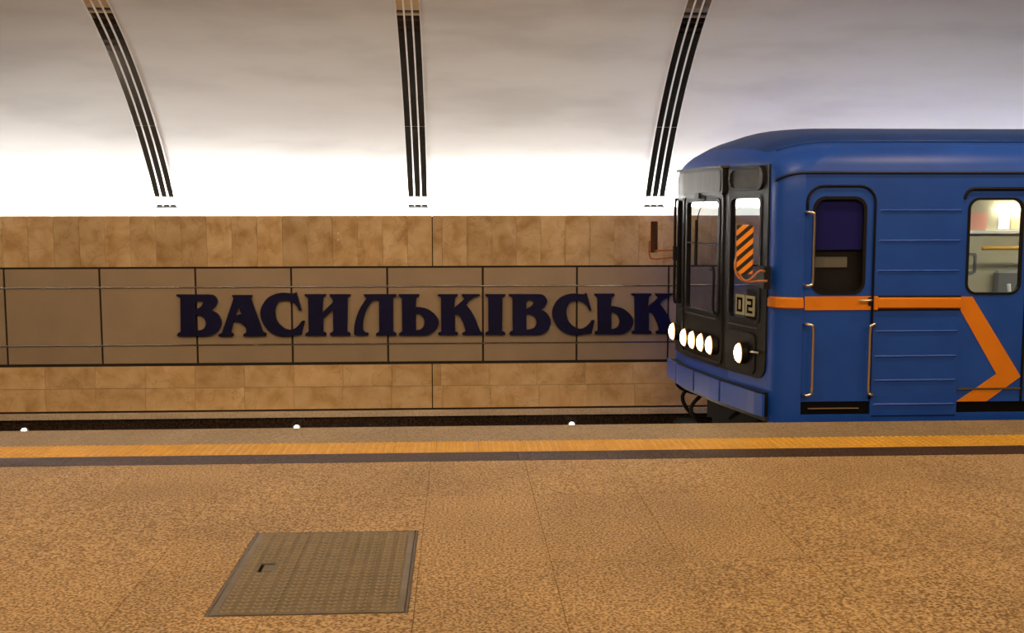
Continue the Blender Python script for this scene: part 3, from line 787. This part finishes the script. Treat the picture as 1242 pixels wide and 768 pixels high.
# far side wall, its cab window open to the track wall
fw = rr(2.84, 3.42, 0.56, 1.82, 0.08, 5)
obj('side_wall', plate([(2.80, Z0), (XE, Z0), (XE, 1.99), (2.80, 1.99)], [fw], lambda a, b, d: (a, YT + W - d, b), 0.05), 'blue', train)
obj('window_pane', plate(fw, [], lambda a, b, d: (a, YT + W - 0.025 - d, b), 0.006), 'glass', train)
box_obj('car_floor', (2.62, XE, YT + 0.06, YT + W - 0.06, -0.06, 0.0), 'interior_dark', train)
box_obj('underframe', (2.62, XE, YT + 0.10, YT + W - 0.10, -0.5, -0.06), 'black', train)
box_obj('rear_bulkhead', (XE - 0.04, XE, YT + 0.05, YT + W - 0.05, 0, 2.3), 'interior', train)

# pressed ridges on the wall between the doors
for z, xa in ((1.690, 3.361), (1.447, 3.357), (1.205, 3.353), (0.714, 3.353), (0.510, 3.353), (0.312, 3.353), (0.113, 3.353)):
    bm = bmesh.new()
    n = 8
    vs = [bm.verts.new(p) for p in ((xa + .012, YT + 0.002, z + 0.010), (4.035, YT + 0.002, z + 0.010), (4.035, YT - 0.012, z - 0.002), (xa + .03, YT - 0.012, z - 0.002), (4.045, YT + 0.002, z - 0.010), (xa, YT + 0.002, z - 0.010))]
    bm.faces.new((vs[0], vs[1], vs[2], vs[3])); bm.faces.new((vs[3], vs[2], vs[4], vs[5]))
    bm.faces.new((vs[1], vs[4], vs[2])); bm.faces.new((vs[0], vs[3], vs[5]))
    obj('ridge', bm, 'blue', train)
# lower wall seam and foot rail
box_obj('sill_strip', (3.35, 4.05, YT - 0.004, YT + 0.002, 0.015, 0.022), 'rubber', train)

# door recess outline above each door
def arch_path(x0, x1, z0, z1, r, y):
    pts = []
    for k in range(7):
        a = math.pi - math.pi / 2 * k / 6
        pts.append((x0 + r + r * math.cos(a), y, z1 - r + r * math.sin(a)))
    for k in range(7):
        a = math.pi / 2 - math.pi / 2 * k / 6
        pts.append((x1 - r + r * math.cos(a), y, z1 - r + r * math.sin(a)))
    return [(x0, y, z0)] + pts + [(x1, y, z0)]
seal = arch_path(CD[0] + .006, CD[1] - .002, 0.16, 1.884, 0.13, YT - 0.001)
obj('door_seal', tube(bmesh.new(), [(CD[0] + .006, YT - 0.001, 1.66)] + seal[1:], 0.009, 6), 'rubber', train, True)
seal = arch_path(PD[0] + .004, PD[1] - .004, 1.78, 1.862, 0.075, YT - 0.001)
obj('door_seal', tube(bmesh.new(), seal, 0.013, 6), 'rubber', train, True)

# cab door
cwin = rr(2.835, 3.262, 1.02, 1.795, 0.095, 6)
cdo = rr(CD[0] - .008, CD[1] + .003, 0.138, 1.88, 0.125, 5, (0, 0, 1, 1))
cab_door = obj('cab_door', plate(cdo, [cwin], side(-0.012), 0.035), 'blue', train)
cwin_i = rr(2.853, 3.244, 1.038, 1.777, 0.08, 6)
obj('window_seal', ring(rr(2.829, 3.268, 1.014, 1.801, 0.10, 6), cwin_i, side(-0.004), 0.03), 'rubber', cab_door)
obj('window_pane', plate(cwin_i, [], side(-0.02), 0.006), 'glass_tint', cab_door)
box_obj('orange_band', (CD[0] + .004, CD[1] - .012, YT + 0.004, YT + 0.014, 0.888, 0.999), 'orange', cab_door)
bm = bmesh.new()
tube(bm, smooth_path([(3.215, YT - 0.03, 0.965), (3.26, YT - 0.036, 0.966), (3.31, YT - 0.03, 0.968)], 4), 0.009, 8)
tube(bm, [(3.31, YT - 0.03, 0.968), (3.31, YT + 0.02, 0.968)], 0.011, 8)
obj('door_handle', bm, 'chrome', cab_door, True)
box_obj('lock_plate', (3.30, 3.335, YT - 0.008, YT + 0.014, 0.925, 0.99), 'rubber', cab_door)
# step slot below the cab door, with its bright tread
box_obj('step_slot', (2.768, 3.338, YT + 0.02, YT + 0.06, 0.034, 0.136), 'black', train)
box_obj('step_tread', (2.83, 3.25, YT + 0.006, YT + 0.022, 0.078, 0.086), 'chrome', train)

def handle(x, z0, z1, hook):
    y = YT - 0.05
    pts = [(x + hook * 0.055, YT + 0.005, z1 + 0.012), (x + hook * 0.045, y + 0.01, z1 + 0.012), (x + hook * 0.015, y, z1 + 0.004), (x, y, z1 - 0.03),
           (x, y, (z0 + z1) / 2), (x, y, z0 + 0.03), (x + hook * 0.015, y, z0 - 0.004), (x + hook * 0.045, y + 0.01, z0 - 0.01), (x + hook * 0.055, YT + 0.005, z0 - 0.01)]
    return tube(bmesh.new(), smooth_path(pts, 4), 0.0125, 8)
obj('grab_handle', handle(2.822, 1.10, 1.665, -1), 'chrome', train, True)
obj('grab_handle', handle(2.836, 0.21, 0.765, -1), 'chrome', train, True)
obj('grab_handle', handle(3.302, 0.21, 0.765, 1), 'chrome', train, True)

# passenger door: two leaves
def leaf(x0, x1, mirror):
    pw = rr(4.105, 4.555, 1.012, 1.785, 0.085, 6)
    if mirror: pw = rr(x0 + (x1 - x0) / 2 - 0.235, x0 + (x1 - x0) / 2 + 0.235, 1.012, 1.785, 0.085, 6)
    xa, xb = min(p[0] for p in pw), max(p[0] for p in pw)
    o = obj('door_leaf', plate(rr(x0, x1, 0.125, 1.855, 0.07, 4, (0, 0, not (not mirror), 1 - (not (not mirror)))), [pw], side(-0.014), 0.03), 'blue', train)
    pi = rr(xa + .014, xb - .014, 1.026, 1.771, 0.073, 6)
    obj('window_seal', ring(rr(xa - .006, xb + .006, 1.006, 1.791, 0.09, 6), pi, side(-0.006), 0.026), 'rubber', o)
    obj('window_pane', plate(pi, [], side(-0.022), 0.006), 'glass', o)
    return o
lf = leaf(4.064, 4.610, False)
arrow = [(4.066, 0.992), (4.163, 0.991), (4.597, 0.331), (4.319, 0.128), (4.066, 0.128), (4.391, 0.353), (4.066, 0.884)]
obj('arrow_stripe', plate(arrow, [], side(-0.009), 0.008), 'orange', lf)
obj('door_rubber', box(bmesh.new(), 4.597, 4.612, YT + 0.002, YT + 0.044, 0.125, 1.85), 'rubber', lf)
box_obj('foot_strip', (4.066, 4.60, YT + 0.002, YT + 0.016, 0.226, 0.240), 'hatch_frame', lf)
lf2 = leaf(4.616, 5.165, True)
box_obj('foot_strip', (4.62, 5.16, YT + 0.002, YT + 0.016, 0.226, 0.240), 'hatch_frame', lf2)
box_obj('door_threshold', (4.06, 5.17, YT + 0.03, YT + 0.08, 0.036, 0.124), 'black', train)
# side windows further back
for q_, (xa, xb) in ((sw, (5.62, 6.95)), (sw2, (7.3, 8.6))):
    obj('window_seal', ring(q_, rr(xa + .02, xb - .02, 1.0, 1.78, 0.09, 5), side(0.004), 0.03), 'rubber', train)
    obj('window_pane', plate(rr(xa + .02, xb - .02, 1.0, 1.78, 0.09, 5), [], side(-0.02), 0.006), 'glass', train)

# orange rails
def rail_profile(path, m, name):
    bm = bmesh.new()
    vs = []
    for p, n in path:
        p = Vector(p); n = Vector(n)
        vs.append([bm.verts.new(q) for q in (p + Vector((0, 0, 0.048)), p + Vector((0, 0, 0.034)) + n * 0.026, p + Vector((0, 0, -0.034)) + n * 0.026, p + Vector((0, 0, -0.048)))])
    for i in range(len(vs) - 1):
        for k in range(3): bm.faces.new((vs[i][k], vs[i][k + 1], vs[i + 1][k + 1], vs[i + 1][k]))
    bm.faces.new(vs[0]); bm.faces.new(vs[-1])
    return obj(name, bm, m, train)
zr = 0.944
ln = []
for t in range(9, -1, -1):
    th = math.pi / 2 * t / 10
    p = nose_point(3, th); p.z = zr
    ln.append((p, (-math.sin(th), -math.cos(th), 0)))
rail_profile(ln, 'orange', 'orange_rail')
rail_profile([((3.345, YT, zr), (0, -1, 0)), ((4.055, YT, zr - 0.004), (0, -1, 0))], 'orange', 'orange_rail')
bm = bmesh.new()
box(bm, 3.345, 4.06, YT - 0.006, YT + 0.002, zr - 0.062, zr - 0.047); box(bm, 3.345, 4.06, YT - 0.006, YT + 0.002, zr + 0.047, zr + 0.058)
obj('rail_gap', bm, 'rubber', train)
box_obj('rail_end_cap', (3.338, 3.372, YT - 0.03, YT + 0.004, zr - 0.056, zr + 0.056), 'orange', train, 0.006)

# front: blue end wall, black mask, windows
ya, yb = YT + .19, YT + W - RF
rim_loop = [(YT + y, max(z, -0.02)) for y, z in rim_]
WN = rr(8.645, 9.135, 0.75, 1.81, 0.05, 5)
WC = rr(9.335, 10.10, 0.742, 1.792, 0.05, 5)
WFm = rr(10.24, 10.46, 0.75, 1.80, 0.04, 5)
obj('front_wall', plate(rim_loop, [WN, WC, WFm], fmap(0.0), 0.03, CUTS), 'blue', train)
mk = rr(YT + .205, yb - .005, 0.285, 2.065, 0.13, 6, (1, 0, 1, 0))
mask = obj('front_mask', plate(mk, [WN, WC, WFm], fmap(0.014), 0.013, CUTS), 'mask', train)
def win(loop, inner, name='window_pane', g='glass'):
    obj('window_seal', ring(loop, inner, fmap(0.024), 0.04, CUTS), 'rubber', train)
    return obj(name, plate(inner, [], fmap(0.004), 0.006, CUTS), g, train)
win(rr(8.635, 9.145, 0.74, 1.82, 0.06, 5), rr(8.66, 9.115, 0.77, 1.79, 0.045, 5))
win(rr(9.325, 10.11, 0.732, 1.802, 0.06, 5), rr(9.362, 10.07, 0.765, 1.768, 0.045, 5))
win(rr(10.232, 10.468, 0.742, 1.808, 0.05, 5), rr(10.25, 10.452, 0.765, 1.79, 0.04, 5))
# centre emergency door outline
dl = rr(9.245, 10.185, 0.315, 1.835, 0.05, 5); di = rr(9.268, 10.162, 0.338, 1.812, 0.04, 5)
obj('end_door_frame', ring(dl, di, fmap(0.03), 0.018, CUTS), 'mask', train)
box_obj('window_sill', (2.17, 2.21, 9.37, 10.06, 0.715, 0.725), 'mask_grey', train) if False else None
obj('window_sill', plate([(9.36, .706), (10.08, .706), (10.08, .718), (9.36, .718)], [], fmap(0.036), 0.024, CUTS), 'mask_grey', train)
obj('window_sill', plate([(8.65, .700), (9.13, .700), (9.13, .712), (8.65, .712)], [], fmap(0.030), 0.02, CUTS), 'mask_grey', train)
# raised panel round the near headlight
obj('headlight_panel', plate(rr(8.69, 9.16, 0.31, 0.655, 0.06, 5), [], fmap(0.026), 0.014, CUTS), 'mask', train)
# destination box above the end door
db = obj('destination_box', plate(rr(9.22, 10.30, 1.826, 2.075, 0.03, 3), [], fmap(0.050), 0.05, CUTS), 'mask', train)
obj('display_glass', plate(rr(9.26, 10.26, 1.856, 2.040, 0.02, 3), [], fmap(0.056), 0.006, CUTS), 'mask_grey', db)
obj('rain_visor', plate([(9.20, 2.062), (10.32, 2.062), (10.32, 2.082), (9.20, 2.082)], [], fmap(0.075), 0.075, CUTS), 'mask_grey', db)
obj('latch', plate([(9.70, 1.80), (9.80, 1.80), (9.80, 1.85), (9.70, 1.85)], [], fmap(0.066), 0.03), 'rubber', db)
# marker lamp beside it
ml = obj('marker_lamp', ring(rr(8.60, 9.14, 1.858, 2.058, 0.085, 6), rr(8.63, 9.11, 1.884, 2.034, 0.065, 6), fmap(0.040), 0.03, CUTS), 'rubber', train)
obj('lamp_glass', plate(rr(8.63, 9.11, 1.884, 2.034, 0.065, 6), [], fmap(0.022), 0.01, CUTS), 'lens_dark', ml)
# headlights
def headlight(y, z, r, name='headlight'):
    x = xf(y) - 0.014
    rot = Matrix.Rotation(-math.pi / 2, 4, 'Y')
    bm = bmesh.new()
    bmesh.ops.create_cone(bm, cap_ends=True, segments=24, radius1=r + 0.012, radius2=r + 0.010, depth=0.05, matrix=Matrix.Translation((x - 0.025, y, z)) @ rot)
    o = obj(name, bm, 'mask', train)
    bm = bmesh.new()
    bmesh.ops.create_uvsphere(bm, u_segments=20, v_segments=10, radius=r, matrix=Matrix.Translation((x - 0.052, y, z)) @ Matrix.Diagonal((0.5, 1, 1, 1)))
    obj('lens', bm, 'lamp', o, True)
    bm = bmesh.new()
    bmesh.ops.create_cone(bm, cap_ends=True, segments=24, radius1=r + 0.009, radius2=r + 0.004, depth=0.008, matrix=Matrix.Translation((x - 0.053, y, z)) @ rot)
    obj('lens_rim', bm, 'lamp_rim', o)
headlight(8.86, 0.474, 0.080)
headlight(10.42, 0.484, 0.080)
for y in (9.99, 9.79, 9.59, 9.39): headlight(y, 0.474, 0.078)
# grab bar beside the near headlight
x = xf(8.66) - 0.05
obj('front_grab_bar', tube(bmesh.new(), smooth_path([(x + 0.04, 8.78, 0.50), (x, 8.76, 0.50), (x - 0.002, 8.68, 0.505), (x + 0.03, 8.61, 0.505)], 4), 0.011, 8), 'chrome', train, True)
# vertical handrails on the end door and at the far edge
obj('front_handrail', tube(bmesh.new(), smooth_path([(xf(9.42) - 0.02, 9.42, 1.16), (xf(9.42) - 0.06, 9.42, 1.16), (xf(9.34) - 0.06, 9.35, 1.15), (xf(9.34) - 0.06, 9.35, 0.80), (xf(9.34) - 0.01, 9.35, 0.77)], 4), 0.012, 8), 'rubber', train, True)
obj('front_handrail', tube(bmesh.new(), smooth_path([(2.20, 10.52, 1.79), (2.165, 10.52, 1.77), (2.165, 10.52, 1.2), (2.165, 10.52, 0.80), (2.20, 10.52, 0.78)], 4), 0.014, 8), 'rubber', train, True)
# wiper on the end door window
wp = obj('wiper', tube(bmesh.new(), [(xf(9.82) - 0.03, 9.83, 1.60), (xf(9.82) - 0.035, 9.82, 1.17)], 0.016, 6), 'rubber', train)
obj('wiper_arm', tube(bmesh.new(), smooth_path([(xf(9.8) - 0.02, 9.55, 1.80), (xf(9.8) - 0.05, 9.68, 1.66), (xf(9.8) - 0.045, 9.82, 1.45)], 4), 0.005, 6), 'rubber', wp)
# safety bar across the end door window
obj('window_bar', tube(bmesh.new(), [(xf(9.36) - 0.02, 9.36, 1.385), (xf(9.7) - 0.02, 9.7, 1.385), (xf(10.08) - 0.02, 10.08, 1.385)], 0.008, 6), 'rubber', train)

# bumper apron: blue skirt under the mask with four panels
XB = lambda y: lerp_tab([(8.42, 2.50), (8.5, 2.465), (8.7, 2.425), (9.15, 2.31), (9.33, 2.27), (10.1, 2.145), (10.62, 2.135)], y)
def apron(y0, y1, z0l, z1l, out, depth, n=6):
    bm = bmesh.new()
    vs = []
    for k in range(n + 1):
        y = y0 + (y1 - y0) * k / n
        x = XB(y)
        vs.append([bm.verts.new(p) for p in ((x - out, y, z1l), (x - out, y, z0l), (x - out + depth, y, z0l), (x - out + depth, y, z1l))])
    for k in range(n):
        for j in range(4): bm.faces.new((vs[k][j], vs[k][(j + 1) % 4], vs[k + 1][(j + 1) % 4], vs[k + 1][j]))
    bm.faces.new(vs[0]); bm.faces.new(vs[-1])
    return bm
ap = obj('apron', apron(8.50, 10.60, -0.005, 0.188, 0.0, 0.14, 14), 'rubber', train)
for y0, y1 in ((8.44, 9.13), (9.16, 9.70), (9.73, 10.20), (10.23, 10.62)):
    obj('apron_panel', apron(y0, y1, 0.0, 0.185, 0.014, 0.02), 'blue', ap)
obj('apron_lip', apron(8.5, 10.62, -0.05, -0.012, -0.05, 0.10, 14), 'mask_grey', train)
# coupler, hoses and wheels below
bm = bmesh.new()
tube(bm, [(2.7, 9.69, -0.42), (2.2, 9.69, -0.42)], 0.09, 12); box(bm, 2.04, 2.24, 9.5, 9.88, -0.56, -0.28, 0.03)
obj('coupler', bm, 'black', train)
for y, z in ((10.35, -0.02), (9.95, -0.06)):
    obj('brake_hose', tube(bmesh.new(), smooth_path([(2.35, y, z), (2.22, y - 0.03, z - 0.14), (2.30, y - 0.08, z - 0.30), (2.5, y - 0.12, z - 0.36)], 5), 0.02, 8), 'rubber', train, True)
for x in (3.6, 5.7):
    for y in (8.93, 10.45):
        bm = bmesh.new()
        rot = Matrix.Rotation(math.pi / 2, 4, 'X')
        bmesh.ops.create_cone(bm, cap_ends=True, segments=28, radius1=0.39, radius2=0.39, depth=0.12, matrix=Matrix.Translation((x, y, -0.71)) @ rot)
        bmesh.ops.create_cone(bm, cap_ends=True, segments=28, radius1=0.42, radius2=0.42, depth=0.03, matrix=Matrix.Translation((x, y + (0.06 if y < 9.5 else -0.06), -0.71)) @ rot)
        obj('wheel', bm, 'rail', train)
    obj('axle', tube(bmesh.new(), [(x, 8.93, -0.71), (x, 10.45, -0.71)], 0.07, 10), 'black', train)

# mirrors on bent arms
def mirror(c, ang, w_, h_, arm, plate_at, m, name='side_mirror'):
    bm = box(bmesh.new(), -w_ / 2, w_ / 2, -0.02, 0.02, -h_ / 2, h_ / 2, 0.008)
    bmesh.ops.transform(bm, matrix=Matrix.Translation(c) @ Matrix.Rotation(ang, 4, 'Z'), verts=bm.verts)
    o = obj(name, bm, m, train)
    for a in arm:
        obj('mirror_arm', tube(bmesh.new(), smooth_path(a, 5), 0.0095, 8), 'orange_dark', o, True)
    box_obj('arm_bracket', plate_at, 'rubber', o)
M['mirror_back'] = mat('mirror_back_brown', (0.07, 0.028, 0.012), 0.85, spec=0.05)
M['orange_dark'] = mat('mirror_arm_paint', (0.32, 0.11, 0.02), 0.4)
mirror((2.30, 8.42, 1.375), math.radians(-8), 0.135, 0.40,
       [[(2.45, 8.36, 1.20), (2.40, 8.345, 1.205), (2.31, 8.34, 1.13), (2.235, 8.37, 1.16), (2.22, 8.41, 1.25), (2.24, 8.42, 1.33)],
        [(2.47, 8.36, 1.125), (2.40, 8.345, 1.125), (2.29, 8.345, 1.125), (2.235, 8.375, 1.20)]], (2.445, 2.50, 8.36, 8.56, 1.06, 1.24), 'hazard')
mirror((2.005, 10.80, 1.42), math.radians(62), 0.13, 0.32,
       [[(2.26, 10.62, 1.225), (2.12, 10.72, 1.21), (1.99, 10.78, 1.195), (1.955, 10.79, 1.25), (1.955, 10.79, 1.38)],
        [(2.26, 10.62, 1.29), (2.10, 10.72, 1.285), (1.96, 10.79, 1.27)]], (2.17, 2.24, 10.50, 10.66, 1.19, 1.33), 'mirror_back')

# cab interior
box_obj('cab_bulkhead', (3.44, 3.48, YT + 0.05, YT + W - 0.05, 0, 1.98), 'interior_dark', train)
box_obj('cab_desk', (2.54, 2.75, 8.62, 9.22, 0.0, 1.02), 'interior_dark', train, 0.02)
box_obj('cab_desk', (2.42, 2.60, 9.28, 10.3, 0.0, 0.54), 'interior_dark', train, 0.02)
box_obj('window_blind', (2.82, 3.30, YT + 0.045, YT + 0.055, 1.375, 1.86), 'blind', train)
box_obj('equipment_cabinet', (2.80, 3.43, YT + 0.085, YT + 0.45, 0.0, 1.36), 'interior_dark', train)  # dark box added as backing for the reflection band
box_obj('cabinet_panel', (2.86, 3.14, YT + 0.072, YT + 0.086, 1.23, 1.315), 'green_grey', train)  # greenish reflection in the cab door glass, built as a strip
# route number plates in the near front window
SEG = {'0': 'abcdef', '2': 'abged'}
def digit_loops(ch, y0, z0, w_, h_):
    t = 0.022
    S = {'a': (0, w_, h_ - t, h_), 'd': (0, w_, 0, t), 'g': (0, w_, h_ / 2 - t / 2, h_ / 2 + t / 2), 'f': (0, t, h_ / 2, h_), 'b': (w_ - t, w_, h_ / 2, h_), 'e': (0, t, 0, h_ / 2), 'c': (w_ - t, w_, 0, h_ / 2)}
    return [S[k] for k in SEG[ch]]
# seen from in front the lower digit order runs from far to near
for ch, yc in (('0', 9.02), ('2', 8.86)):
    x = xf(yc) + 0.022
    sl = -0.277
    o = obj('number_plate', plate(rr(yc - 0.072, yc + 0.072, 0.79, 0.965, 0.008, 2), [], lambda a, b, d: (xf(a) + 0.02 + d, a, b), 0.004), 'cream', train)
    bm = bmesh.new()
    for (a, b, c, d) in digit_loops(ch, 0, 0, 0.085, 0.125):
        P = plate([(yc + 0.042 - a, 0.815 + c), (yc + 0.042 - b, 0.815 + c), (yc + 0.042 - b, 0.815 + d), (yc + 0.042 - a, 0.815 + d)], [], lambda u, v, dd: (xf(u) + 0.017 + dd, u, v), 0.002)
        tmp = bpy.data.meshes.new('tmp'); P.to_mesh(tmp); P.free(); bm.from_mesh(tmp); bpy.data.meshes.remove(tmp)
    obj('digit', bm, 'black', o)

# passenger saloon seen through the door window
FY = YT + W - 0.06
box_obj('lining_panel', (3.48, XE - 0.05, FY - 0.03, FY, 0.0, 2.0), 'interior', train)
box_obj('ceiling_lining', (3.48, XE - 0.05, YT + 0.06, FY, 2.02, 2.05), 'interior', train)
for i, (a, b, m) in enumerate(((5.36, 5.58, 'poster_pink'), (5.70, 5.82, 'poster_white'), (5.84, 6.0, 'poster_tan'), (6.03, 6.16, 'poster_white'), (6.18, 6.36, 'poster_tan'))):
    box_obj('poster', (a, b, FY - 0.04, FY - 0.03, 1.49, 1.665), m, train)  # adverts reflected in the door glass, modelled as posters behind it
box_obj('poster_shelf', (5.30, 7.2, FY - 0.10, FY - 0.03, 1.445, 1.475), 'poster_white', train)
for xa, xb in ((3.7, 5.0), (5.2, 6.8), (7.0, 8.6)):
    box_obj('saloon_lamp', (xa, xb, YT + 1.05, YT + 1.30, 1.985, 2.015), 'interior_lamp', train)
box_obj('saloon_lamp', (5.66, 7.4, FY - 0.14, FY - 0.05, 1.675, 1.715), 'interior_lamp', train)  # added strip, glows for the bright reflection in the door glass
obj('handrail', tube(bmesh.new(), [(5.38, FY - 0.35, 1.30), (6.9, FY - 0.35, 1.30)], 0.02, 8), 'handrail_yellow', train, True)
fr = ring(rr(5.28, 5.48, 1.02, 1.24, 0.03, 4), rr(5.305, 5.455, 1.045, 1.215, 0.02, 4), lambda a, b, d: (a, FY - 0.045 + d, b), 0.015)
obj('hatch_outline', fr, 'seat', train)
obj('handrail', tube(bmesh.new(), smooth_path([(5.60, FY - 0.5, 0.94), (5.62, FY - 0.5, 0.84), (5.72, FY - 0.5, 0.79), (6.1, FY - 0.5, 0.78)], 5), 0.018, 8), 'poster_white', train, True)
bm = bmesh.new()
box(bm, 5.65, 8.2, FY - 0.50, FY - 0.05, 0.38, 0.47, 0.03); box(bm, 5.65, 8.2, FY - 0.14, FY - 0.05, 0.5, 1.06, 0.03)
obj('bench_seat', bm, 'seat', train)
